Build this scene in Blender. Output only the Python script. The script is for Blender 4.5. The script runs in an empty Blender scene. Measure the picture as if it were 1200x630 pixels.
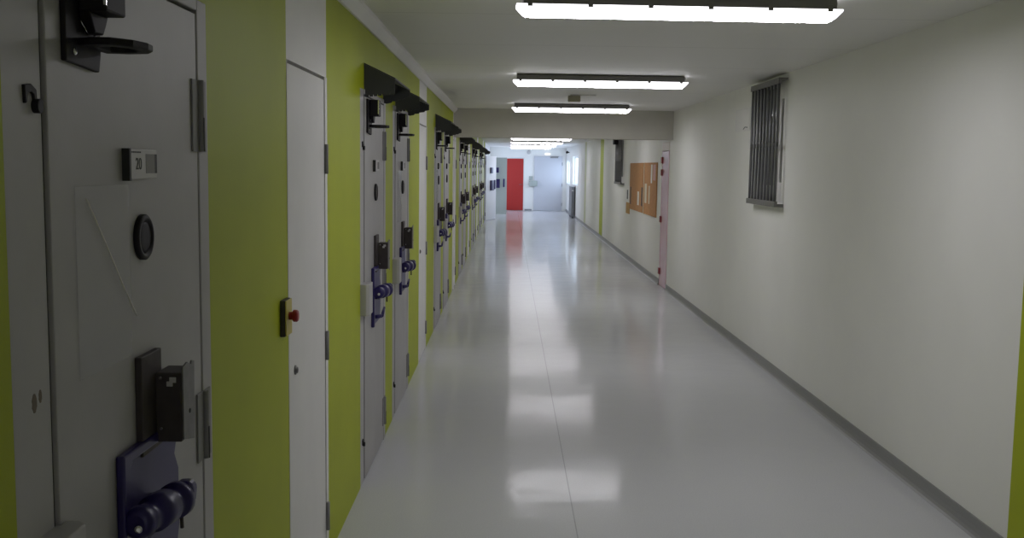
import bpy, bmesh, math, random
from mathutils import Vector, Matrix
random.seed(4)
SC = bpy.context.scene
COL = SC.collection

# ------------------------------------------------------------------ materials
def mat(name, color, rough=0.5, metal=0.0, spec=0.5, var=0.0, vscale=6.0, bump=0.0, bscale=60.0, coat=0.0):
    m = bpy.data.materials.new(name); m.use_nodes = True
    nt = m.node_tree; b = nt.nodes['Principled BSDF']
    b.inputs['Base Color'].default_value = (*color, 1)
    b.inputs['Roughness'].default_value = rough
    b.inputs['Metallic'].default_value = metal
    b.inputs['Specular IOR Level'].default_value = spec
    b.inputs['Coat Weight'].default_value = coat
    tc = nt.nodes.new('ShaderNodeTexCoord')
    if var:
        n = nt.nodes.new('ShaderNodeTexNoise'); n.inputs['Scale'].default_value = vscale; n.inputs['Detail'].default_value = 5
        r = nt.nodes.new('ShaderNodeMapRange')
        r.inputs['From Min'].default_value = 0.3; r.inputs['From Max'].default_value = 0.7
        r.inputs['To Min'].default_value = 1 - var; r.inputs['To Max'].default_value = 1 + var
        mx = nt.nodes.new('ShaderNodeMix'); mx.data_type = 'RGBA'; mx.blend_type = 'MULTIPLY'; mx.inputs[0].default_value = 1
        mx.inputs[6].default_value = (*color, 1)
        nt.links.new(tc.outputs['Object'], n.inputs['Vector']); nt.links.new(n.outputs['Fac'], r.inputs['Value'])
        nt.links.new(r.outputs['Result'], mx.inputs[7]); nt.links.new(mx.outputs[2], b.inputs['Base Color'])
    if bump:
        n = nt.nodes.new('ShaderNodeTexNoise'); n.inputs['Scale'].default_value = bscale; n.inputs['Detail'].default_value = 3
        bp = nt.nodes.new('ShaderNodeBump'); bp.inputs['Strength'].default_value = bump; bp.inputs['Distance'].default_value = 0.01
        nt.links.new(tc.outputs['Object'], n.inputs['Vector']); nt.links.new(n.outputs['Fac'], bp.inputs['Height'])
        nt.links.new(bp.outputs['Normal'], b.inputs['Normal'])
    return m

def emis(name, color, strength):
    m = bpy.data.materials.new(name); m.use_nodes = True
    nt = m.node_tree; nt.nodes.clear()
    e = nt.nodes.new('ShaderNodeEmission'); o = nt.nodes.new('ShaderNodeOutputMaterial')
    e.inputs[0].default_value = (*color, 1); e.inputs[1].default_value = strength
    nt.links.new(e.outputs[0], o.inputs[0]); return m

def clear(name, tint, fac_gloss, rough, milk=0.0):
    m = bpy.data.materials.new(name); m.use_nodes = True
    nt = m.node_tree; nt.nodes.clear()
    t = nt.nodes.new('ShaderNodeBsdfTransparent'); t.inputs[0].default_value = (*tint, 1)
    g = nt.nodes.new('ShaderNodeBsdfGlossy'); g.inputs['Roughness'].default_value = rough
    d = nt.nodes.new('ShaderNodeBsdfDiffuse'); d.inputs[0].default_value = (.75, .75, .77, 1)
    a = nt.nodes.new('ShaderNodeMixShader'); a.inputs[0].default_value = fac_gloss
    c = nt.nodes.new('ShaderNodeMixShader'); c.inputs[0].default_value = milk
    o = nt.nodes.new('ShaderNodeOutputMaterial')
    nt.links.new(t.outputs[0], a.inputs[1]); nt.links.new(g.outputs[0], a.inputs[2])
    nt.links.new(a.outputs[0], c.inputs[1]); nt.links.new(d.outputs[0], c.inputs[2])
    nt.links.new(c.outputs[0], o.inputs[0]); return m

M = dict(
    green=mat('lime_green_paint', (.40, .46, .012), .50, spec=.28, var=.04, vscale=3, bump=.05, bscale=220),
    white=mat('white_wall_paint', (.83, .825, .80), .5, var=.02, vscale=2, bump=.06, bscale=180),
    panel=mat('white_panel_paint', (.78, .77, .765), .45, var=.02),
    beam=mat('grey_beige_paint', (.52, .50, .455), .6, var=.03),
    pale=mat('pale_green_paint', (.62, .64, .42), .5),
    door=mat('grey_door_paint', (.40, .39, .395), .45, var=.05, vscale=5, bump=.03, bscale=120),
    frame=mat('grey_frame_paint', (.43, .42, .425), .48, var=.05, vscale=6),
    service=mat('white_door_paint', (.74, .73, .725), .45, var=.02),
    hood=mat('dark_grey_hood_metal', (.050, .051, .058), .5, metal=.2),
    black=mat('black_metal', (.014, .012, .016), .55, spec=.25),
    brown=mat('dark_bronze_steel', (.060, .050, .050), .55, metal=.1, spec=.3, var=.15, vscale=30),
    steel=mat('worn_steel', (.18, .175, .175), .45, metal=.4, var=.12, vscale=40),
    chrome=mat('bright_steel', (.8, .8, .82), .15, metal=1),
    blue=mat('navy_blue_enamel', (.055, .048, .15), .45, spec=.4),
    bluedark=mat('dark_navy_enamel', (.020, .013, .105), .35, spec=.5),
    hinge=mat('grey_hinge_metal', (.26, .255, .26), .55, spec=.3),
    plate=mat('light_plastic', (.5, .49, .49), .4),
    glassdark=mat('dark_glass', (.02, .022, .026), .12),
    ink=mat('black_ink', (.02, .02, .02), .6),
    yellow=mat('yellow_plastic', (.55, .46, .09), .4),
    red=mat('dark_red_plastic', (.34, .012, .02), .35),
    reddoor=mat('red_door_paint', (.40, .016, .012), .5),
    pink=mat('dusty_pink_door_paint', (.62, .34, .40), .2, var=.1, vscale=3),
    pinkframe=mat('pale_pink_frame_paint', (.66, .56, .52), .4),
    redmetal=mat('dark_red_metal', (.22, .015, .03), .4),
    base=mat('grey_vinyl_skirting', (.26, .26, .265), .4),
    grille=mat('grey_grille_metal', (.17, .17, .18), .45, metal=.2),
    cork=mat('cork', (.50, .25, .10), .8, var=.12, vscale=25, bump=.1, bscale=90),
    oldcork=mat('tan_board', (.50, .30, .10), .8, var=.1, vscale=20),
    paper=mat('white_paper', (.78, .77, .72), .6),
    cream=mat('cream_paper', (.68, .62, .47), .6),
    pinkpaper=mat('pink_paper', (.62, .36, .34), .6),
    blackpaper=mat('black_card', (.02, .02, .022), .6),
    alu=mat('aluminium', (.6, .6, .6), .35, metal=.6),
    housing=mat('grey_light_housing', (.17, .165, .155), .5),
    diff=emis('lit_diffuser_bottom', (1.0, .985, 1.04), 25.5),
    diffside=emis('lit_diffuser_side', (1.0, .985, 1.04), 1.7),
    stain=mat('brown_stain', (.17, .135, .10), .7),
    exitlamp=emis('lit_emergency_diffuser', (.95, .98, 1.0), 1.2),
    beige=mat('beige_plastic', (.30, .28, .19), .5),
    radiator=mat('dark_grey_radiator_paint', (.15, .155, .165), .45),
    greybox=mat('grey_green_plastic', (.36, .40, .38), .5),
    opengrey=mat('grey_leaf_paint', (.46, .50, .47), .5),
    enddoor=mat('pale_grey_blue_door_paint', (.55, .56, .61), .45),
    whitedoor=mat('blue_white_door_paint', (.72, .73, .77), .45),
    sleeve=clear('clear_plastic_sleeve', (.985, .985, .985), .06, .18, .10),
    glass=clear('window_glass', (.96, .98, 1), .05, .02, 0),
)

def floor_mat():
    m = mat('glossy_vinyl_floor', (.53, .535, .555), .12, spec=.06)
    nt = m.node_tree; b = nt.nodes['Principled BSDF']; L = nt.links.new
    tc = nt.nodes.new('ShaderNodeTexCoord')
    n1 = nt.nodes.new('ShaderNodeTexNoise'); n1.inputs['Scale'].default_value = 2.3; n1.inputs['Detail'].default_value = 2
    n2 = nt.nodes.new('ShaderNodeTexNoise'); n2.inputs['Scale'].default_value = 14; n2.inputs['Detail'].default_value = 2
    ad = nt.nodes.new('ShaderNodeMath'); ad.operation = 'MULTIPLY_ADD'; ad.inputs[1].default_value = .10
    bp = nt.nodes.new('ShaderNodeBump'); bp.inputs['Strength'].default_value = .30; bp.inputs['Distance'].default_value = .012
    L(tc.outputs['Object'], n1.inputs['Vector']); L(tc.outputs['Object'], n2.inputs['Vector'])
    L(n2.outputs['Fac'], ad.inputs[0]); L(n1.outputs['Fac'], ad.inputs[2])
    L(ad.outputs[0], bp.inputs['Height']); L(bp.outputs['Normal'], b.inputs['Normal'])
    # speckle, and welded sheet seams
    sp = nt.nodes.new('ShaderNodeTexNoise'); sp.inputs['Scale'].default_value = 160; sp.inputs['Detail'].default_value = 2
    L(tc.outputs['Object'], sp.inputs['Vector'])
    mr = nt.nodes.new('ShaderNodeMapRange'); mr.inputs['From Min'].default_value = .3; mr.inputs['From Max'].default_value = .7
    mr.inputs['To Min'].default_value = .93; mr.inputs['To Max'].default_value = 1.05
    L(sp.outputs['Fac'], mr.inputs['Value'])
    sx = nt.nodes.new('ShaderNodeSeparateXYZ'); L(tc.outputs['Object'], sx.inputs[0])
    s0 = nt.nodes.new('ShaderNodeMath'); s0.operation = 'SUBTRACT'; s0.inputs[1].default_value = .335; L(sx.outputs['X'], s0.inputs[0])
    s1 = nt.nodes.new('ShaderNodeMath'); s1.operation = 'ABSOLUTE'; L(s0.outputs[0], s1.inputs[0])
    s2 = nt.nodes.new('ShaderNodeMath'); s2.operation = 'GREATER_THAN'; s2.inputs[1].default_value = .003; L(s1.outputs[0], s2.inputs[0])
    s3 = nt.nodes.new('ShaderNodeMath'); s3.operation = 'MULTIPLY_ADD'; s3.inputs[1].default_value = .28; s3.inputs[2].default_value = .72; L(s2.outputs[0], s3.inputs[0])
    s4 = nt.nodes.new('ShaderNodeMath'); s4.operation = 'MULTIPLY'; L(s3.outputs[0], s4.inputs[0]); L(mr.outputs[0], s4.inputs[1])
    mx = nt.nodes.new('ShaderNodeMix'); mx.data_type = 'RGBA'; mx.blend_type = 'MULTIPLY'; mx.inputs[0].default_value = 1
    mx.inputs[6].default_value = (.53, .535, .555, 1); L(s4.outputs[0], mx.inputs[7]); L(mx.outputs[2], b.inputs['Base Color'])
    return m

def ceiling_mat():
    c = (.80, .79, .775)
    m = mat('ceiling_panel_paint', c, .5)
    nt = m.node_tree; b = nt.nodes['Principled BSDF']; L = nt.links.new
    tc = nt.nodes.new('ShaderNodeTexCoord'); sx = nt.nodes.new('ShaderNodeSeparateXYZ'); L(tc.outputs['Object'], sx.inputs[0])
    a = nt.nodes.new('ShaderNodeMath'); a.operation = 'PINGPONG'; a.inputs[1].default_value = .655; L(sx.outputs['Y'], a.inputs[0])
    g = nt.nodes.new('ShaderNodeMath'); g.operation = 'GREATER_THAN'; g.inputs[1].default_value = .006; L(a.outputs[0], g.inputs[0])
    k = nt.nodes.new('ShaderNodeMath'); k.operation = 'MULTIPLY_ADD'; k.inputs[1].default_value = .22; k.inputs[2].default_value = .78; L(g.outputs[0], k.inputs[0])
    mx = nt.nodes.new('ShaderNodeMix'); mx.data_type = 'RGBA'; mx.blend_type = 'MULTIPLY'; mx.inputs[0].default_value = 1
    mx.inputs[6].default_value = (*c, 1); L(k.outputs[0], mx.inputs[7]); L(mx.outputs[2], b.inputs['Base Color'])
    return m
M['floor'] = floor_mat(); M['ceiling'] = ceiling_mat()

# ------------------------------------------------------------------ mesh helpers
def box(bm, lo, hi, mi=0):
    x0, y0, z0 = lo; x1, y1, z1 = hi
    v = [bm.verts.new(p) for p in ((x0,y0,z0),(x1,y0,z0),(x1,y1,z0),(x0,y1,z0),(x0,y0,z1),(x1,y0,z1),(x1,y1,z1),(x0,y1,z1))]
    for f in ((3,2,1,0),(4,5,6,7),(0,1,5,4),(1,2,6,5),(2,3,7,6),(3,0,4,7)):
        bm.faces.new([v[i] for i in f]).material_index = mi

def prism(bm, pts, axis, a, b, mi=0):
    """polygon pts (2-D) extruded along axis 'x'|'y'|'z' from a to b"""
    def P(q, t):
        return {'x': (t, q[0], q[1]), 'y': (q[0], t, q[1]), 'z': (q[0], q[1], t)}[axis]
    A = [bm.verts.new(P(q, a)) for q in pts]; B = [bm.verts.new(P(q, b)) for q in pts]
    n = len(pts)
    fs = [bm.faces.new(A), bm.faces.new(B[::-1])]
    for i in range(n):
        fs.append(bm.faces.new((A[i], B[i], B[(i+1) % n], A[(i+1) % n])))
    for f in fs: f.material_index = mi

def rod(bm, p0, p1, r0, r1=None, n=18, mi=0):
    r1 = r0 if r1 is None else r1
    p0, p1 = Vector(p0), Vector(p1); d = (p1 - p0).normalized()
    u = d.orthogonal().normalized(); w = d.cross(u)
    A, B = [], []
    for i in range(n):
        t = 2*math.pi*i/n; o = u*math.cos(t) + w*math.sin(t)
        A.append(bm.verts.new(p0 + o*r0)); B.append(bm.verts.new(p1 + o*r1))
    bm.faces.new(A[::-1]).material_index = mi; bm.faces.new(B).material_index = mi
    for i in range(n):
        f = bm.faces.new((A[i], A[(i+1) % n], B[(i+1) % n], B[i])); f.smooth = True; f.material_index = mi

def lathe(bm, p0, d, prof, n=24):
    """prof: list of (distance along d, radius); closed caps"""
    p0 = Vector(p0); d = Vector(d).normalized(); u = d.orthogonal().normalized(); w = d.cross(u)
    R = []
    for t, r in prof:
        R.append([bm.verts.new(p0 + d*t + (u*math.cos(2*math.pi*i/n) + w*math.sin(2*math.pi*i/n))*r) for i in range(n)])
    bm.faces.new(R[0][::-1]); bm.faces.new(R[-1])
    for a, b in zip(R, R[1:]):
        for i in range(n):
            f = bm.faces.new((a[i], a[(i+1) % n], b[(i+1) % n], b[i])); f.smooth = True

def tube(bm, pts, r, n=8, closed=False):
    pts = [Vector(p) for p in pts]; rings = []; N = len(pts); u = None
    for i, p in enumerate(pts):
        if closed: d = pts[(i+1) % N] - pts[i-1]
        else: d = pts[min(i+1, N-1)] - pts[max(i-1, 0)]
        d.normalize()
        u = d.orthogonal().normalized() if u is None else (u - d*u.dot(d)).normalized()
        w = d.cross(u)
        rings.append([bm.verts.new(p + (u*math.cos(2*math.pi*k/n) + w*math.sin(2*math.pi*k/n))*r) for k in range(n)])
    for i in range(N if closed else N-1):
        a, b = rings[i], rings[(i+1) % N]
        for k in range(n):
            bm.faces.new((a[k], a[(k+1) % n], b[(k+1) % n], b[k])).smooth = True
    if not closed:
        bm.faces.new(rings[0][::-1]); bm.faces.new(rings[-1])

def obj(name, bm, m, parent=None, bevel=0.0, seg=2):
    bmesh.ops.recalc_face_normals(bm, faces=bm.faces[:])
    me = bpy.data.meshes.new(name); bm.to_mesh(me); bm.free()
    for x in (m if isinstance(m, (list, tuple)) else [m]): me.materials.append(M[x])
    o = bpy.data.objects.new(name, me); COL.objects.link(o)
    if parent: o.parent = parent
    if bevel:
        b = o.modifiers.new('edge', 'BEVEL'); b.width = bevel; b.segments = seg; b.limit_method = 'ANGLE'
    return o

def mk(name, m, parent, fn, bevel=0.0):
    bm = bmesh.new(); fn(bm); return obj(name, bm, m, parent, bevel)

def tag(o, label=None, cat=None, group=None, kind=None):
    if label: o['label'] = label
    if cat: o['category'] = cat
    if group: o['group'] = group
    if kind: o['kind'] = kind
    return o

def empty(name, loc, rz=0.0):
    o = bpy.data.objects.new(name, None); COL.objects.link(o); o.location = loc; o.rotation_euler = (0, 0, rz)
    o.empty_display_size = .1; return o

def copy_tree(o, parent=None):
    c = o.copy(); COL.objects.link(c)
    if parent: c.parent = parent
    for ch in list(o.children): copy_tree(ch, c)
    return c

def struct(name, m, fn, bevel=0.0):
    return tag(mk(name, m, None, fn, bevel), kind='structure')

# ------------------------------------------------------------------ layout (metres; corridor runs along +Y, left wall x=XL, right wall x=XR)
XL, XR, HC, HF = -.755, 2.2, 2.45, 2.41     # HF: ceiling beyond the beam
YB, YE, YBEAM = -9.0, 39.1, 13.72
PER = 5.05
cellA = [PER*k + .23 for k in range(1, 7)]
cellB = [PER*k + 1.66 for k in range(0, 6)]
narrow = [PER*k + 3.45 for k in range(0, 6)]
LEAF, HL = .79, 2.03
NW = .75

# floor and ceiling
struct('floor', 'floor', lambda b: box(b, (XL-.3, YB, -.1), (XR+.3, YE+.2, 0)))
struct('ceiling', 'ceiling', lambda b: (box(b, (XL-.3, YB, HC), (XR+.3, YBEAM+.1, HC+.12)), box(b, (XL-.3, YBEAM+.1, HF), (XR+.3, YE+.2, HC+.12))))
struct('beam_cross', 'beam', lambda b: box(b, (XL, YBEAM, 2.068), (XR, YBEAM+.30, HC)))

W4 = (36.3, 38.7, .9, 2.1)  # opening for the added, unseen left window
# left wall: piers, lintels, added backing that shuts out outside light
def wall_left(b):
    openings = sorted([(y-.14, y+LEAF+.08, 'c') for y in cellA + cellB] + [(y, y+NW, 'n') for y in narrow])
    x0, x1 = XL-.2, XL
    y = YB
    for a, c, k in openings:
        box(b, (x0, y, 0), (x1, a, HC), 0 if a < 30.2 else 0)
        mi = 0 if k == 'c' else 1
        top = HL+.035 if k == 'c' else HL
        box(b, (x0, a, top), (x1, c, HC), mi)
        y = c
    box(b, (x0, y, 0), (x1, W4[0], HC), 1); box(b, (x0, W4[1], 0), (x1, YE, HC), 1)
    box(b, (x0, W4[0], 0), (x1, W4[1], W4[2]), 1); box(b, (x0, W4[0], W4[3]), (x1, W4[1], HC), 1)
    box(b, (x0-.06, YB, 0), (x0, W4[0]-.1, HC), 1)
struct('wall_left', ['green', 'panel'], wall_left)

# right wall with window and door openings, lime stripes painted on it
W1 = (8.2, 9.0, 1.42, 2.42); W2 = (19.45, 20.5, 1.38, 2.30); W3 = (36.9, 38.9, 1.06, 1.92); W5 = (32.65, 35.3, 1.09, 2.05); DP = (13.98, 14.62, 0, 2.05)
def wall_right(b):
    x0, x1 = XR, XR+.2
    segs = [(YB, 3.3, 0), (3.3, 4.28, 1), (4.28, W1[0], 0), (W1[1], DP[0], 0), (DP[1], W2[0], 0), (W2[1], 23.75, 0),
            (23.75, 24.6, 1), (24.6, 29.0, 0), (29.0, 29.7, 2), (29.7, W5[0], 0), (W5[1], W3[0], 0), (W3[1], YE, 0)]
    for a, c, mi in segs: box(b, (x0, a, 0), (x1, c, HC), mi)
    for a, c, z0, z1 in (W1, W2, W3, W5, DP):
        if z0 > 0: box(b, (x0, a, 0), (x1, c, z0), 0)
        box(b, (x0, a, z1), (x1, c, HC), 0)
struct('wall_right', ['white', 'green', 'pale'], wall_right)
struct('wall_end', 'white', lambda b: box(b, (XL-.3, YE, 0), (XR+.2, YE+.2, HC)))
struct('wall_rear', 'white', lambda b: box(b, (XL-.3, YB-.2, 0), (XR+.2, YB, HC)))

# skirting on the right, coved; cornice strip on the left
def skirt(b):
    prof = [(XR-.001, 0), (XR-.034, 0), (XR-.022, .008), (XR-.014, .022), (XR-.010, .045), (XR-.009, .085), (XR-.001, .085)]
    for a, c in ((YB, DP[0]-.02), (DP[1]+.02, YE)): prism(b, prof, 'y', a, c)
struct('baseboard_right', 'base', skirt)
struct('baseboard_end', 'base', lambda b: (box(b, (.60, YE-.01, 0), (.88, YE, .06)),))
struct('trim_1', 'panel', lambda b: prism(b, [(XL, HC-.065), (XL+.012, HC-.065), (XL+.05, HC-.02), (XL+.05, HC), (XL, HC)], 'y', YB, YBEAM))
struct('trim_2', 'panel', lambda b: box(b, (XL, YBEAM+.02, 0), (XL+.012, YBEAM+.11, 2.068)))

# ------------------------------------------------------------------ cell doors
def text_mesh(body, size, name, m, parent, loc, rot):
    c = bpy.data.curves.new(name, 'FONT'); c.body = body; c.size = size; c.align_x = 'CENTER'; c.align_y = 'CENTER'; c.extrude = .0004
    t = bpy.data.objects.new(name+'_t', c); COL.objects.link(t)
    bpy.context.view_layer.update()
    me = bpy.data.meshes.new_from_object(t.evaluated_get(bpy.context.evaluated_depsgraph_get()))
    bpy.data.objects.remove(t)
    me.materials.clear(); me.materials.append(M[m])
    o = bpy.data.objects.new(name, me); COL.objects.link(o); o.parent = parent
    o.location = loc; o.rotation_euler = rot; return o

def make_cell_door(num):
    """local axes: x out of the wall, y along the wall from the latch edge of the leaf, z up"""
    d = empty('door_%d' % num, (0, 0, 0)); g = .009
    def frame(b):
        for a, c, q in ((-.14, -g, -.001), (LEAF+.007, LEAF+.08, .006)): box(b, (-.11, a, 0), (q, c, HL+.035))
        box(b, (-.11, -g, HL+.008), (.006, LEAF+.007, HL+.035))
    mk('frame', 'frame', d, frame, .003)
    mk('leaf', 'door', d, lambda b: box(b, (-.055, 0, .008), (.004, LEAF, HL)), .002)
    mk('door_seal', 'ink', d, lambda b: box(b, (-.02, -.0088, .008), (-.005, -.0002, HL)))  # black strip set into the latch-side gap
    for z in (1.79, 1.035, .185):
        h = mk('hinge', 'hinge', d, lambda b: (box(b, (.0041, LEAF-.045, z-.085), (.009, LEAF+.004, z+.085)), rod(b, (.012, LEAF+.006, z-.085), (.012, LEAF+.006, z+.085), .0085), box(b, (.006, LEAF+.012, z-.085), (.010, LEAF+.055, z+.085))), .001)
        mk('hinge_slot', 'ink', h, lambda b: box(b, (.0195, LEAF+.0015, z-.084), (.0212, LEAF+.0065, z-.004)))
    # swivelling hook keeps on the frame
    for z in (1.775, .215):
        def hook(b, z=z):
            rod(b, (-.003, -.034, z-.010), (.010, -.034, z-.010), .0115)
            prism(b, [(-.030, z-.012), (-.039, z-.012), (-.043, z+.008), (-.052, z+.011), (-.060, z+.009), (-.066, z-.006), (-.072, z-.008), (-.074, z+.021), (-.052, z+.024), (-.034, z+.016)], 'x', -.003, .004)
        mk('latch_hook', 'black', d, hook, .0015)
    # number plate holder
    np_ = mk('number_plate', 'plate', d, lambda b: box(b, (.004, .322, 1.645), (.018, .468, 1.704)), .002)
    mk('plate_edge', 'ink', np_, lambda b: box(b, (.004, .312, 1.642), (.019, .321, 1.705)))
    w0, w1 = .322+.55*.146, .322+.985*.146
    mk('plate_window', 'housing', np_, lambda b: box(b, (.0178, w0, 1.656), (.0186, w1-.013, 1.695)))
    mk('window_shadow_gap', 'ink', np_, lambda b: box(b, (.0178, w1-.013, 1.656), (.0187, w1, 1.695)))  # black strip at the far end of the plate window
    # viewer: oval black ring and dark lens
    v = mk('door_viewer', 'black', d, lambda b: lathe(b, (.004, .408, 1.526), (1, 0, 0), [(0, .047), (.008, .047), (.011, .043), (.011, .036), (.007, .034)], 32))
    mk('viewer_lens', 'black', v, lambda b: lathe(b, (.005, .408, 1.526), (1, 0, 0), [(0, .033), (.006, .033), (.0075, .027), (.0075, .01)], 28))
    # upper lock: back plate, square case, flat loop, wire clip
    u = mk('upper_lock', 'black', d, lambda b: prism(b, [(.055, 1.846), (.192, 1.838), (.200, 1.868), (.200, 2.022), (.055, 2.022)], 'x', .004, .014), .002)
    mk('lock_case', 'black', u, lambda b: box(b, (.014, .105, 1.935), (.063, .195, 2.020)), .004)
    mk('lever_housing', 'black', u, lambda b: prism(b, [(.104, 1.935), (.188, 1.935), (.178, 1.918), (.165, 1.90), (.128, 1.90), (.115, 1.92)], 'x', .014, .034), .003)
    mk('case_edge', 'chrome', u, lambda b: box(b, (.0585, .1035, 1.945), (.0635, .1060, 2.018)))
    def loop(b):
        out = [(.010, .155), (.010, .235), (.050, .243), (.090, .232), (.108, .200), (.112, .165), (.102, .120), (.075, .085), (.040, .085), (.010, .100)]
        inn = [(.030, .170), (.030, .205), (.050, .212), (.075, .206), (.088, .188), (.089, .168), (.083, .142), (.065, .122), (.045, .122), (.030, .130)]
        z0, z1 = 1.876, 1.889
        ring = []
        for z in (z0, z1):
            ring.append(([b.verts.new((x, y, z)) for x, y in out], [b.verts.new((x, y, z)) for x, y in inn]))
        n = len(out)
        for i in range(n):
            j = (i+1) % n
            b.faces.new((ring[0][0][i], ring[0][0][j], ring[0][1][j], ring[0][1][i])); b.faces.new((ring[1][0][i], ring[1][1][i], ring[1][1][j], ring[1][0][j]))
            b.faces.new((ring[0][0][i], ring[1][0][i], ring[1][0][j], ring[0][0][j])); b.faces.new((ring[0][1][i], ring[0][1][j], ring[1][1][j], ring[1][1][i]))
    mk('pull_loop', 'black', u, loop, .003)
    mk('wire_clip', 'chrome', u, lambda b: (tube(b, [(.018, .105, 1.918), (.020, .130, 1.898), (.020, .138, 1.902), (.018, .113, 1.922)], .0012, 6, True), tube(b, [(.020, .150, 1.886), (.020, .165, 1.904), (.019, .168, 1.914), (.020, .160, 1.906)], .0012, 6, True)))
    mk('screw_head', 'chrome', u, lambda b: lathe(b, (.014, .086, 1.864), (1, 0, 0), [(0, .007), (.003, .006), (.0045, .003)], 12))
    # middle lock: tall plate and box case
    lp = mk('lock_plate', 'brown', d, lambda b: box(b, (.004, .352, 1.080), (.018, .470, 1.286)), .002)
    mk('lock_case', 'brown', lp, lambda b: box(b, (.018, .428, 1.092), (.072, .510, 1.240)), .003)
    mk('case_cover', 'steel', lp, lambda b: prism(b, [(.430, 1.098), (.500, 1.082), (.507, 1.252), (.490, 1.256), (.485, 1.248), (.46, 1.258), (.430, 1.252)], 'x', .0725, .0765), .001)
    mk('keyhole_boss', 'ink', lp, lambda b: lathe(b, (.0765, .470, 1.150), (1, 0, 0), [(0, .005), (.0015, .0045)], 12))
    mk('screw_head', 'chrome', lp, lambda b: (lathe(b, (.030, .4265, 1.230), (0, -1, 0), [(0, .0035), (.003, .003)], 10), lathe(b, (.030, .4265, 1.122), (0, -1, 0), [(0, .0035), (.003, .003)], 10)))
    mk('latch_tongue', 'plate', lp, lambda b: prism(b, [(.043, 1.212), (.055, 1.212), (.055, 1.220), (.062, 1.220), (.062, 1.231), (.049, 1.231), (.049, 1.222), (.043, 1.222)], 'y', .4245, .4278))
    # blue bolt below
    bp = mk('bolt_plate', 'blue', d, lambda b: prism(b, [(.270, .790), (.555, .790), (.585, .86), (.585, .99), (.560, 1.03), (.580, 1.07), (.580, 1.100), (.270, 1.100)], 'x', .004, .012), .002)
    mk('plate_flange', 'bluedark', bp, lambda b: prism(b, [(.240, .785), (.274, .785), (.274, 1.082), (.290, 1.092), (.54, 1.088), (.56, 1.098), (.56, 1.114), (.240, 1.114)], 'x', .004, .022), .005)
    mk('bolt_barrel', 'bluedark', bp, lambda b: lathe(b, (.040, .248, .978), (.036, .20, -.002), [(-.006, .020), (0, .030), (.018, .034), (.02, .029), (.056, .030), (.060, .037), (.112, .037), (.115, .031), (.140, .031), (.142, .038), (.164, .038), (.174, .026)], 28))
    mk('bolt_knob', 'bluedark', bp, lambda b: prism(b, [(.060, .966), (.088, .952), (.099, .970), (.102, 1.000), (.092, 1.014), (.064, 1.012)], 'y', .405, .437), .007)
    mk('barrel_bracket', 'bluedark', bp, lambda b: (box(b, (.012, .305, .935), (.045, .322, .99)), box(b, (.012, .395, .94), (.055, .411, .99))), .004)
    mk('rivet', 'chrome', bp, lambda b: lathe(b, (.046, .2415, .972), (.3, -1, .05), [(0, .009), (.006, .008), (.009, .004)], 14))
    mk('locking_pin', 'brown', bp, lambda b: rod(b, (.068, .425, .955), (.068, .431, .905), .004))
    mk('small_lever', 'bluedark', bp, lambda b: (rod(b, (.012, .34, .83), (.05, .355, .835), .011), rod(b, (.05, .355, .835), (.054, .43, .872), .009, .007)))
    mk('strike_box', 'frame', d, lambda b: prism(b, [(-.003, -.135), (-.003, -.001), (.0045, -.001), (.0045, .020), (.030, .020), (.045, .005), (.045, -.120), (.030, -.135)], 'z', .905, 1.068), .004)
    return d

proto = make_cell_door(1)
ordw = ['first', 'second', 'third', 'fourth', 'fifth', 'sixth', 'seventh', 'eighth', 'ninth', 'tenth', 'eleventh', 'twelfth']
cells = sorted([(y, 'A') for y in cellA[:5]] + [(y, 'B') for y in cellB])
def cell_label(i):
    if i == 0: return 'grey steel cell door numbered 20 with blue bolt, beside the lime green wall panel'
    return {1: 'grey cell door with round viewer, just past the first white service door',
            2: 'grey cell door with bright white plastic sleeve, second under the nearer pair of hoods'}.get(
            i, '%s grey cell door down the corridor, counting the door numbered 20 as first' % ordw[i])
n = 0
for i, (y, k) in enumerate(cells):
    o = proto if i == 0 else copy_tree(proto)
    n += 1; o.name = 'door_%d' % n
    o.location = (XL, y, 0)
    tag(o, cell_label(i), 'door', 'grey cell doors along the left wall', 'structure')
    if i == 0:
        npl = [c for c in o.children if c.name.startswith('number_plate')][0]
        # sparse copies get a plain card; the digits are only legible on this one
        first_plate = npl
text_mesh('20', .033, 'digits', 'ink', first_plate, (.0184, 0.322+.28*.146, 1.674), (math.pi/2, 0, math.pi/2))
mk('small_print', 'ink', first_plate, lambda b: [box(b, (.0180, .326+.0075*q, 1.6965), (.0184, .331+.0075*q, 1.6995)) for q in range(7)])
for yy, zz, a_, b_ in ((-.068, 1.292, .008, .016), (-.047, 1.299, .005, .011)):
    mk('stain', 'stain', proto, lambda b: prism(b, [(yy+a_*math.cos(t*math.pi/8)*(1+.15*math.sin(3*t)), zz+b_*math.sin(t*math.pi/8)) for t in range(16)], 'x', -.001, -.0004))

# white full-height service doors
def make_service(num):
    d = empty('door_%d' % num, (0, 0, 0)); g = .006
    def frame(b):
        box(b, (-.11, 0, 0), (.002, .008, HL)); box(b, (-.11, .70, 0), (.003, NW, HL)); box(b, (-.11, .008, HL-.008), (-.03, .70, HL))
    mk('frame', 'service', d, frame, .001)
    mk('leaf', 'service', d, lambda b: box(b, (-.05, .008+g/2, .006), (.0, .70-g, HL-.012)), .002)
    for z in (1.70, .93, .20):
        mk('hinge', 'hinge', d, lambda b: (rod(b, (.008, .703, z-.06), (.008, .703, z+.06), .008)))
    lk = mk('lock_cylinder', 'steel', d, lambda b: lathe(b, (0, .105, .948), (1, 0, 0), [(0, .017), (.004, .017), (.006, .012), (.010, .011), (.011, .006)], 20))
    mk('keyhole', 'ink', lk, lambda b: box(b, (.0105, .1035, .943), (.0115, .1065, .953)))
    return d
sp = make_service(50)
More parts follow.
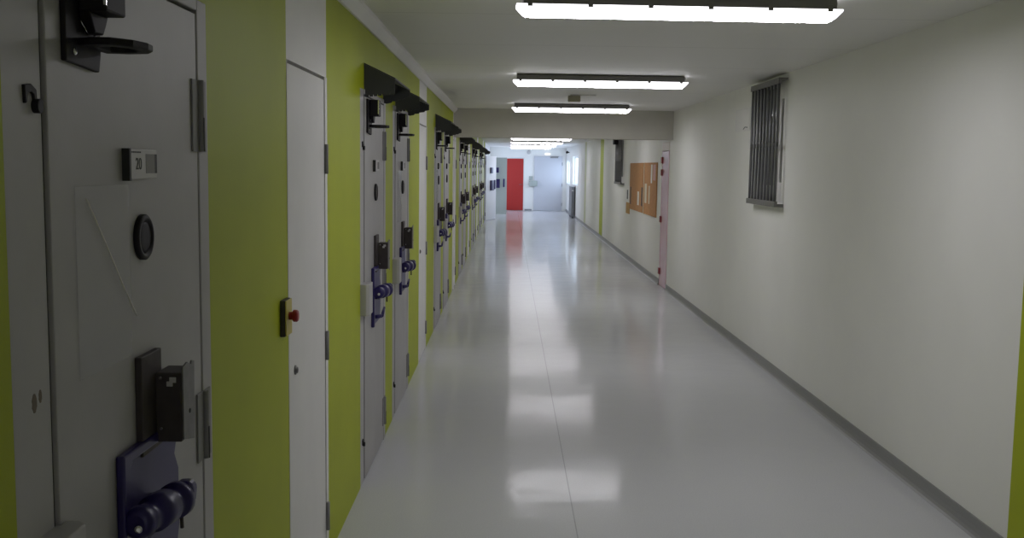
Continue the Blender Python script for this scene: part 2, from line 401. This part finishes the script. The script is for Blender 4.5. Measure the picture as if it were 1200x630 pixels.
for i, y in enumerate(narrow):
    o = sp if i == 0 else copy_tree(sp)
    n += 1; o.name = 'door_%d' % n; o.location = (XL, y, 0)
    tag(o, ['narrow white service door nearest the red emergency button', 'narrow white service door between the nearer and middle pairs of hoods'][i] if i < 2 else
        '%s narrow white service door down the left wall' % ordw[i], 'door', 'narrow white service doors', 'structure')

# hoods above the cell doors
def make_hood():
    h = empty('door_hood', (0, 0, 0)); L = LEAF
    zt, zo, p = 2.200, 2.125, .160
    mk('roof_sheet', 'hood', h, lambda b: prism(b, [(.001, zt), (.001, zt-.006), (p, zo-.006), (p+.002, zo)], 'y', -.005, L+.005))
    def gus(y):
        def f(b):
            pts = [(.001, zt-.007), (.001, 2.072)]
            nt = 7
            for i in range(nt):
                a = .004 + (p-.006)*i/nt; c = .004 + (p-.006)*(i+1)/nt
                z = 2.026 + .016*i/nt
                pts += [(a+.001, z+.010), (a+.004, z), (c-.002, z+.001), (c, z+.010)]
            pts += [(p, 2.075), (p, zo-.007)]
            pts[1] = (.001, 2.04)
            prism(b, pts, 'y', y, y+.004)
        return f
    mk('side_plate', 'hood', h, gus(-.004)); mk('side_plate', 'hood', h, lambda b: prism(b, [(.001, zt-.007), (.001, 2.045), (.02, 2.040), (.05, 2.046), (.055, 2.054), (.085, 2.056), (.09, 2.064), (.125, 2.068), (.13, 2.076), (p, zo-.042), (p, zo-.007)], 'y', L, L+.004))
    mk('fixing_flange', 'hood', h, lambda b: box(b, (.001, .001, zt-.034), (.004, L-.001, zt-.008)))
    return h
hood = make_hood()
hoods = [(y, i) for i, (y, k) in enumerate(cells) if i > 0] + [(cellA[5], 11)]
for j, (y, i) in enumerate(hoods):
    o = hood if j == 0 else copy_tree(hood)
    o.location = (XL, y, 0)
    tag(o, 'dark sloping metal hood over the %s' % ('first cell door past the nearest white service door' if j == 0 else
        '%s cell door, %s hood down the left wall' % (('last open' if i == 11 else ordw[i]), ordw[j])), 'hood', 'dark metal hoods above the cell doors')

# clear plastic sleeves taped to doors
def make_sleeve():
    s = mk('plastic_sleeve', 'sleeve', None, lambda b: box(b, (.0055, .09, 1.295), (.0075, .335, 1.635)))
    mk('crease', 'paper', s, lambda b: tube(b, [(.009, .132, 1.612), (.011, .20, 1.535), (.0115, .285, 1.44), (.009, .358, 1.372)], .0017, 6))
    return s
sl = make_sleeve()
for j, (y, lab) in enumerate(((cellB[0], 'clear creased plastic sleeve stuck on the cell door numbered 20'),
                              (cellB[1], 'clear plastic sleeve on the cell door under the second hood'),
                              (cellA[1], 'clear plastic sleeve on the first cell door of the middle pair'))):
    o = sl if j == 0 else copy_tree(sl)
    o.location = (XL, y, 0); tag(o, lab, 'plastic sleeve', 'clear sleeves on cell doors')

# emergency button
a = empty('alarm_button', (XL, 3.325, 1.105))
mk('back_box', 'brown', a, lambda b: box(b, (-.0005, 0, 0), (.017, .088, .122)), .003)
mk('face_plate', 'yellow', a, lambda b: box(b, (.017, .001, .001), (.022, .087, .121)), .003)
bt = mk('button_stem', 'red', a, lambda b: rod(b, (.022, .044, .066), (.034, .044, .066), .014))
mk('button_cap', 'red', bt, lambda b: lathe(b, (.034, .044, .066), (1, 0, 0), [(0, .017), (.003, .0205), (.014, .0205), (.018, .017), (.019, .008)], 24))
tag(a, 'yellow emergency box with dark red push button on green wall beside white service door', 'alarm button')

# ------------------------------------------------------------------ ceiling lights
def make_light():
    l = empty('ceiling_light', (0, 0, 0)); h = .73
    mk('housing', 'housing', l, lambda b: prism(b, [(-.046, -.001), (-.060, -.012), (-.062, -.052), (.062, -.052), (.060, -.012), (.046, -.001)], 'x', -h+.03, h-.03), .002)
    def dif(b):
        rings = []
        for z, w, e in ((-.0525, .060, .0), (-.062, .060, .002), (-.092, .050, .030), (-.100, .036, .042)):
            rings.append([b.verts.new(q) for q in ((-h+e, -w, z), (h-e, -w, z), (h-e, w, z), (-h+e, w, z))])
        b.faces.new(rings[0])
        b.faces.new(rings[-1][::-1]).material_index = 1
        for k, (p, q) in enumerate(zip(rings, rings[1:])):
            for i in range(4): b.faces.new((p[i], p[(i+1) % 4], q[(i+1) % 4], q[i])).material_index = 0
    mk('diffuser', ['diffside', 'diff'], l, dif)
    for i in range(6):
        x = -h + .06 + i*(2*h-.12)/5
        mk('clip', 'housing', l, lambda b: (box(b, (x-.011, -.0660, -.064), (x+.011, -.0622, -.034))), .001)
    mk('cable_gland', 'housing', l, lambda b: rod(b, (h-.035, 0, -.022), (h-.012, 0, -.022), .012))
    return l
lt = make_light()
lights = [4.64 + 3.93*k for k in range(9)] + [4.64 - 3.93*2, 4.64 - 3.93*3]  # last two are unseen lamps added to light the near end
for k, y in enumerate(lights):
    o = lt if k == 0 else copy_tree(lt)
    zc = HC if y < YBEAM else HF
    o.location = (.75, y, zc - (0 if y < YBEAM else .012)); o.rotation_euler = (0, 0, .028)
    if y > YBEAM: o.location.z = zc
    tag(o, ['nearest lit tube light on the ceiling, largest of the row', 'second lit tube light on the ceiling from the camera', 'lit tube light just before the cross beam'][k] if k < 3 else
        ('%s lit tube light of the corridor row, beyond the cross beam' % ordw[k] if k < 9 else 'lit tube light on the ceiling behind the camera, %s' % ('nearer one' if k == 9 else 'farther one')), 'ceiling light', 'lit tube lights along the ceiling')

# small ceiling devices
c = empty('ceiling_sensor', (.69, 10.9, HC))
mk('mounting_bar', 'panel', c, lambda b: box(b, (-.05, -.03, -.014), (.22, .03, -.0005)), .002)
mk('sensor_body', 'beige', c, lambda b: box(b, (-.075, -.05, -.075), (.055, .04, -.014)), .006)
tag(c, 'small beige box on a white bar, on the ceiling between second and third lights', 'sensor')

# ------------------------------------------------------------------ right wall: barred windows
def make_window(num, W, dark):
    y0, y1, z0, z1 = W
    w = empty('window_%d' % num, (XR, 0, 0))
    def fr(b):
        t = .045
        if dark:
            box(b, (.006, y0+.10, z0+.001), (.10, y0+.27, z1-.001)); box(b, (.006, y0, z0+.001), (.10, y0+.10, z0+.16)); box(b, (.006, y0, z1-.16), (.10, y0+.10, z1-.001))
            box(b, (.006, y1-.05, z0+.001), (.10, y1-.001, z1-.001)); box(b, (.006, y0+.27, z0+.001), (.10, y1-.05, z0+.13)); box(b, (.006, y0+.27, z1-.05), (.10, y1-.05, z1-.001))
            return
        box(b, (.09, y0, z0), (.14, y0+t, z1)); box(b, (.09, y1-t, z0), (.14, y1, z1))
        box(b, (.09, y0+t, z0), (.14, y1-t, z0+t)); box(b, (.09, y0+t, z1-t), (.14, y1-t, z1))
    mk('window_frame', 'panel', w, fr, .002)
    mk('pane', 'glassdark' if dark else 'glass', w, lambda b: box(b, (.055, y0+.002, z0+.03), (.060, y1-.045, z1-.03)) if dark else box(b, (.112, y0+.045, z0+.045), (.118, y1-.045, z1-.045)))
    if not dark: mk('window_sill', 'panel', w, lambda b: box(b, (.002, y0+.001, z0+.0005), (.089, y1-.001, z0+.014)))
    return tag(w, kind='structure')
make_window(1, W1, True); make_window(2, W2, True); make_window(3, W3, False); make_window(5, W5, False)
w4 = empty('window_4', (XL, 0, 0))  # unseen window, added to bring more blue daylight to the far end
mk('window_frame', 'panel', w4, lambda b: (box(b, (-.14, W4[0], W4[2]), (-.09, W4[1], W4[2]+.05)), box(b, (-.14, W4[0], W4[3]-.05), (-.09, W4[1], W4[3])), box(b, (-.14, W4[0], W4[2]+.05), (-.09, W4[0]+.05, W4[3]-.05)), box(b, (-.14, W4[1]-.05, W4[2]+.05), (-.09, W4[1], W4[3]-.05))))
mk('pane', 'glass', w4, lambda b: box(b, (-.118, W4[0]+.05, W4[2]+.05), (-.112, W4[1]-.05, W4[3]-.05)))
tag(w4, kind='structure')
# added unseen backing, keeps sky light out of the dark windows and pink door
struct('wall_outer', 'housing', lambda b: (box(b, (XR+.2, YB, 0), (XR+.26, W5[0]-.2, HC))))

def make_grille(name, W, label, nb):
    y0, y1, z0, z1 = W; p = .062
    g = empty(name, (XR, y0, z0)); L = y1-y0; H = z1-z0
    mk('top_rail', 'steel', g, lambda b: (box(b, (-p-.012, -.03, H-.045), (-.001, L+.03, H-.028)), box(b, (-p-.014, -.03, H-.075), (-p+.010, L+.03, H-.045))), .002)
    mk('bottom_rail', 'steel', g, lambda b: (box(b, (-p-.014, -.03, -.035), (-p+.012, L+.05, .010)), box(b, (-p+.012, -.03, -.035), (-.001, .0, -.010)), box(b, (-p+.012, L+.02, -.035), (-.001, L+.05, -.010))), .002)
    mk('middle_rail', 'ink', g, lambda b: box(b, (-p-.004, 0, H*.44), (-p+.006, L, H*.44+.035)), .001)
    for i in range(nb):
        y = .012 + (L-.024)*i/(nb-1)
        mk('bar', 'grille', g, lambda b: rod(b, (-p, y, .010), (-p, y, H-.075), .0115, n=12))
    return tag(g, label, 'window grille', 'barred grilles on the right wall')
make_grille('window_grille', (8.14, 9.02, 1.42, 2.44), 'grey barred grille over the nearer window on the white wall', 9)
make_grille('window_grille', (19.42, 20.5, 1.40, 2.33), 'grey barred grille beside the cork boards, past the beam', 9)
h = empty('wall_bracket', (XR, 9.32, 2.06))
mk('plate', 'panel', h, lambda b: box(b, (-.006, .02, -.02), (-.0005, .62, .19)), .002)
mk('hook', 'steel', h, lambda b: tube(b, [(-.006, .10, .01), (-.03, .10, .012), (-.034, .12, .0), (-.03, .16, -.006)], .004, 8))
tag(h, 'small pale plate with a hook beside the nearer barred window', 'bracket')
k = empty('junction_box', (XR, 20.05, 2.14))
mk('box_body', 'black', k, lambda b: box(b, (-.16, -.1, 0), (-.08, .12, .12)), .004)
mk('conduit', 'black', k, lambda b: box(b, (-.08, -.02, .04), (-.001, .02, .08)))
tag(k, 'small black box in front of the farther barred window', 'box')

# pink door in the right wall
pd = empty('door_30', (XR, DP[0], 0)); w = DP[1]-DP[0]
def pf(b):
    box(b, (-.012, 0, 0), (.12, .05, 2.05)); box(b, (-.006, w-.05, 0), (.12, w, 2.05)); box(b, (-.012, .05, 1.90), (.12, w-.05, 2.05))
mk('frame', 'pinkframe', pd, lambda b: (box(b, (-.006, .001, 1.93), (.12, w-.001, 2.049))), .002)
mk('jamb', 'pink', pd, lambda b: (box(b, (-.006, .001, 0), (.12, .05, 1.93))), .002)
mk('jamb', 'pink', pd, lambda b: (box(b, (-.006, w-.05, 0), (.12, w-.001, 1.93))), .002)
mk('leaf', 'pink', pd, lambda b: box(b, (-.004, .056, .006), (.05, w-.056, 1.922)), .002)
for z in (1.80, 1.625, .956, .208):
    mk('hinge', 'redmetal', pd, lambda b: box(b, (-.024, w-.085, z-.045), (-.004, w+.0, z+.045)), .003)
tag(pd, 'pink door with dark red hinges in the white wall beside the cork boards', 'door', None, 'structure')

# cork boards and papers
def board(y0, y1, label, m='cork'):
    b0 = empty('cork_board', (XR, y0, .955)); L = y1-y0; H = .815
    mk('cork_panel', m, b0, lambda b: box(b, (-.014, .012, .012), (-.002, L-.012, H-.012)))
    mk('board_frame', 'cork', b0, lambda b: (box(b, (-.018, 0, 0), (-.001, .012, H)), box(b, (-.018, L-.012, 0), (-.001, L, H)), box(b, (-.018, .012, 0), (-.001, L-.012, .012)), box(b, (-.018, .012, H-.012), (-.001, L-.012, H))))
    tag(b0, label, 'cork board', 'cork boards on the right wall')
board(15.05, 16.42, 'brown cork notice board nearest the pink door')
board(16.56, 18.35, 'larger brown cork notice board farther from the pink door')
mk('joint_strip', 'cream', None, lambda b: box(b, (-.010, 0, 0), (.0005, .11, .83))).location = (XR, 16.435, .945)
tag(bpy.data.objects['joint_strip'], 'cream strip between the two cork boards', 'strip')
def sheet(y, wd, z0, z1, m, label, name='paper_sheet', p=-.0139):
    o = mk(name, m, None, lambda b: box(b, (p-.0011, 0, 0), (p, wd, z1-z0))); o.location = (XR, y-wd/2, z0)
    tag(o, label, 'paper', 'papers pinned to the cork boards')
sheet(17.15, .21, 1.06, 1.29, 'paper', 'white paper low on the larger cork board')
sheet(16.68, .16, 1.06, 1.37, 'blackpaper', 'black card at the near edge of the larger cork board')
sheet(16.22, .22, 1.13, 1.44, 'cream', 'cream paper at the far edge of the nearer cork board')
sheet(15.60, .15, 1.456, 1.74, 'paper', 'white paper high on the nearer cork board')
sheet(15.30, .26, 1.50, 1.74, 'pinkpaper', 'pink paper high on the nearer cork board by its near edge')
sheet(15.82, .12, 1.13, 1.41, 'cream', 'narrow cream paper low on the nearer cork board')
sheet(18.22, .14, 1.04, 1.35, 'blackpaper', 'tall black card at the far edge of the larger cork board')
sheet(18.82, .17, 1.11, 1.28, 'blackpaper', 'small black card on the wall beyond the larger cork board', p=.0005)
sheet(18.60, .34, 1.36, 1.74, 'paper', 'pale paper on the wall beyond the top of the larger cork board', p=.0005)
o = mk('backing_board', 'oldcork', None, lambda b: box(b, (-.012, 0, 0), (.0004, .50, .20))); o.location = (XR, 18.42, .85)
tag(o, 'tan board hanging lower at the far corner of the cork boards', 'board')

# ------------------------------------------------------------------ far end
rd = empty('door_31', (-.10, YE, 0)); W = .64
mk('leaf', 'reddoor', rd, lambda b: box(b, (.0, -.035, .008), (W, -.008, 1.985)), .003)
mk('frame', 'panel', rd, lambda b: (box(b, (-.045, -.02, 0), (-.004, -.0005, 2.03)), box(b, (W+.004, -.02, 0), (W+.045, -.0005, 2.03)), box(b, (-.004, -.02, 1.99), (W+.004, -.0005, 2.03))), .002)
mk('handle', 'steel', rd, lambda b: (rod(b, (W-.06, -.035, 1.0), (W-.06, -.07, 1.0), .008), rod(b, (W-.06, -.07, 1.0), (W-.16, -.07, 1.0), .008)))
tag(rd, 'bright red door at the far end of the corridor', 'door', None, 'structure')
wd = empty('door_32', (.95, YE, 0)); W = 1.10
mk('leaf', 'enddoor', wd, lambda b: box(b, (.0, -.03, .008), (W-.02, -.006, 2.09)), .003)
mk('frame', 'panel', wd, lambda b: (box(b, (-.04, -.02, 0), (-.004, -.0005, 2.14)), box(b, (W-.016, -.02, 0), (W+.03, -.0005, 2.14)), box(b, (-.004, -.02, 2.096), (W-.016, -.0005, 2.14))), .002)
for z in (1.8, 1.0, .25): mk('hinge', 'hinge', wd, lambda b: rod(b, (W-.018, -.035, z-.06), (W-.018, -.035, z+.06), .012))
mk('door_closer', 'hinge', wd, lambda b: (box(b, (.62, -.09, 2.02), (.92, -.031, 2.075)), rod(b, (.66, -.08, 2.08), (.95, -.16, 2.085), .01)), .004)
tag(wd, 'wide pale door at the far end, beside the bright window', 'door', None, 'structure')
def solo(name, m, loc, fn, label, cat, bevel=.004):
    o = mk(name, m, None, fn, bevel); o.location = loc; return tag(o, label, cat)
solo('emergency_lamp', 'exitlamp', (1.36, YE, 2.155), lambda b: box(b, (0, -.05, 0), (.20, -.001, .045)), 'small lit emergency lamp above the wide pale door', 'lamp')
solo('wall_detector', 'plate', (.74, YE, 2.235), lambda b: lathe(b, (0, -.001, 0), (0, -1, 0), [(0, .075), (.03, .075), (.05, .05), (.055, .02)], 24), 'round pale detector high on the far end wall', 'detector', 0)
cm = empty('security_camera', (XR, 37.4, 2.22))
mk('bracket', 'black', cm, lambda b: box(b, (-.05, -.015, -.01), (.0005, .015, .02)))
mk('camera_body', 'black', cm, lambda b: (rod(b, (-.10, -.09, 0), (-.08, .06, .02), .04)))
tag(cm, 'small black camera high on the wall above the bright window', 'camera')
solo('wall_unit', 'greybox', (.90, YE, .94), lambda b: box(b, (-.14, -.14, 0), (.18, -.035, .21)), 'grey control box at hand height beside the wide pale door', 'box')
solo('wall_socket', 'greybox', (.76, YE, 1.18), lambda b: box(b, (0, -.06, 0), (.13, -.001, .14)), 'small grey box above the control box by the pale door', 'box')

# radiator below the far window
r = empty('radiator', (XR, 33.5, 0))
mk('body', 'radiator', r, lambda b: box(b, (-.13, 0, .06), (-.03, 1.5, 1.02)), .008)
mk('top_grille', 'radiator', r, lambda b: [box(b, (-.135, 0.0, 1.02), (-.025, 1.5, 1.045))], .004)
for yy in (.1, 1.35): mk('foot', 'radiator', r, lambda b: box(b, (-.115, yy, 0), (-.045, yy+.05, .06)))
mk('valve', 'plate', r, lambda b: rod(b, (-.10, -.03, .92), (-.10, .0, .92), .03))
tag(r, 'tall dark grey radiator standing against the right wall at the far end', 'radiator')
# open leaves at the far left
def open_leaf(num, loc, rz, W, m, lockm, label):
    d = empty('door_%d' % num, loc, rz)      # local x along the leaf, -y faces the viewer
    mk('leaf', m, d, lambda b: box(b, (.0, 0, .01), (W, .045, 1.99)), .003)
    mk('lock_case', lockm, d, lambda b: (box(b, (W*.40, -.06, .93), (W*.62, -.001, 1.24))), .004)
    mk('upper_lock', lockm, d, lambda b: box(b, (W*.40, -.045, 1.46), (W*.56, -.001, 1.64)), .004)
    mk('bolt', lockm, d, lambda b: box(b, (W*.80, -.03, .96), (W*.88, -.001, 1.25)), .003)
    for z in (1.79, 1.0, .2): mk('hinge', 'hinge', d, lambda b: rod(b, (-.01, .01, z-.06), (-.01, .01, z+.06), .012))
    return tag(d, label, 'door', None, 'structure')
open_leaf(33, (XL+.035, 31.38, 0), math.atan2(.95, .30), 1.0, 'whitedoor', 'bluedark', 'white door leaf standing ajar past the last hood, with dark lock')
open_leaf(34, (XL+.03, 35.6, 0), 0.0, .64, 'opengrey', 'bluedark', 'grey door leaf standing open across the corridor beside the red door')
fr = empty('door_35', (XL, cellA[5], 0))
mk('frame', 'frame', fr, lambda b: (box(b, (-.11, -.139, 0), (.01, -.009, HL+.034)), box(b, (-.11, LEAF+.009, 0), (.01, LEAF+.079, HL+.034)), box(b, (-.11, -.009, HL), (.01, LEAF+.009, HL+.034))), .003)
tag(fr, 'grey frame of the open doorway under the last hood', 'door', None, 'structure')

# ------------------------------------------------------------------ daylight, camera, world
def area(name, loc, rot, sx, sy, power, color):
    l = bpy.data.lights.new(name, 'AREA'); l.shape = 'RECTANGLE'; l.size = sx; l.size_y = sy; l.energy = power; l.color = color
    o = bpy.data.objects.new(name, l); COL.objects.link(o); o.location = loc; o.rotation_euler = rot; return o
for W, x, sgn, pw in ((W3, XR+.22, 1, 10), (W5, XR+.22, 1, 15), (W4, XL-.22, -1, 4)):  # the last lamp shines through the added, unseen left window
    area('window_daylight', (x, (W[0]+W[1])/2, (W[2]+W[3])/2), (0, math.radians(90*sgn), 0), W[3]-W[2]-.02, W[1]-W[0]-.02, pw, (.60, .76, 1.0))

wld = bpy.data.worlds.new('world'); SC.world = wld; wld.use_nodes = True
wld.node_tree.nodes['Background'].inputs[0].default_value = (.72, .84, 1, 1)
wld.node_tree.nodes['Background'].inputs[1].default_value = 1.5

f, roll = 1185.0, math.radians(.8)
cam = bpy.data.cameras.new('camera'); co = bpy.data.objects.new('camera', cam); COL.objects.link(co); SC.camera = co
cam.sensor_fit = 'HORIZONTAL'; cam.sensor_width = 36.0; cam.lens = 36.0*f/1200.0; cam.clip_start = .05; cam.clip_end = 200
co.location = (0, 0, 1.68)
co.rotation_mode = 'XYZ'
yaw = math.radians(-.226); pitch = math.radians(-5.78)
R = Matrix.Rotation(yaw, 4, 'Z') @ Matrix.Rotation(math.pi/2 + pitch, 4, 'X') @ Matrix.Rotation(roll, 4, 'Z')
co.rotation_euler = R.to_euler('XYZ')

SC.view_settings.view_transform = 'Standard'; SC.view_settings.look = 'None'; SC.view_settings.gamma = 1
SC.view_settings.use_curve_mapping = False
SC.view_settings.exposure = 0.78
SC.cycles.use_denoising = True
SC.cycles.max_bounces = 12; SC.cycles.diffuse_bounces = 8
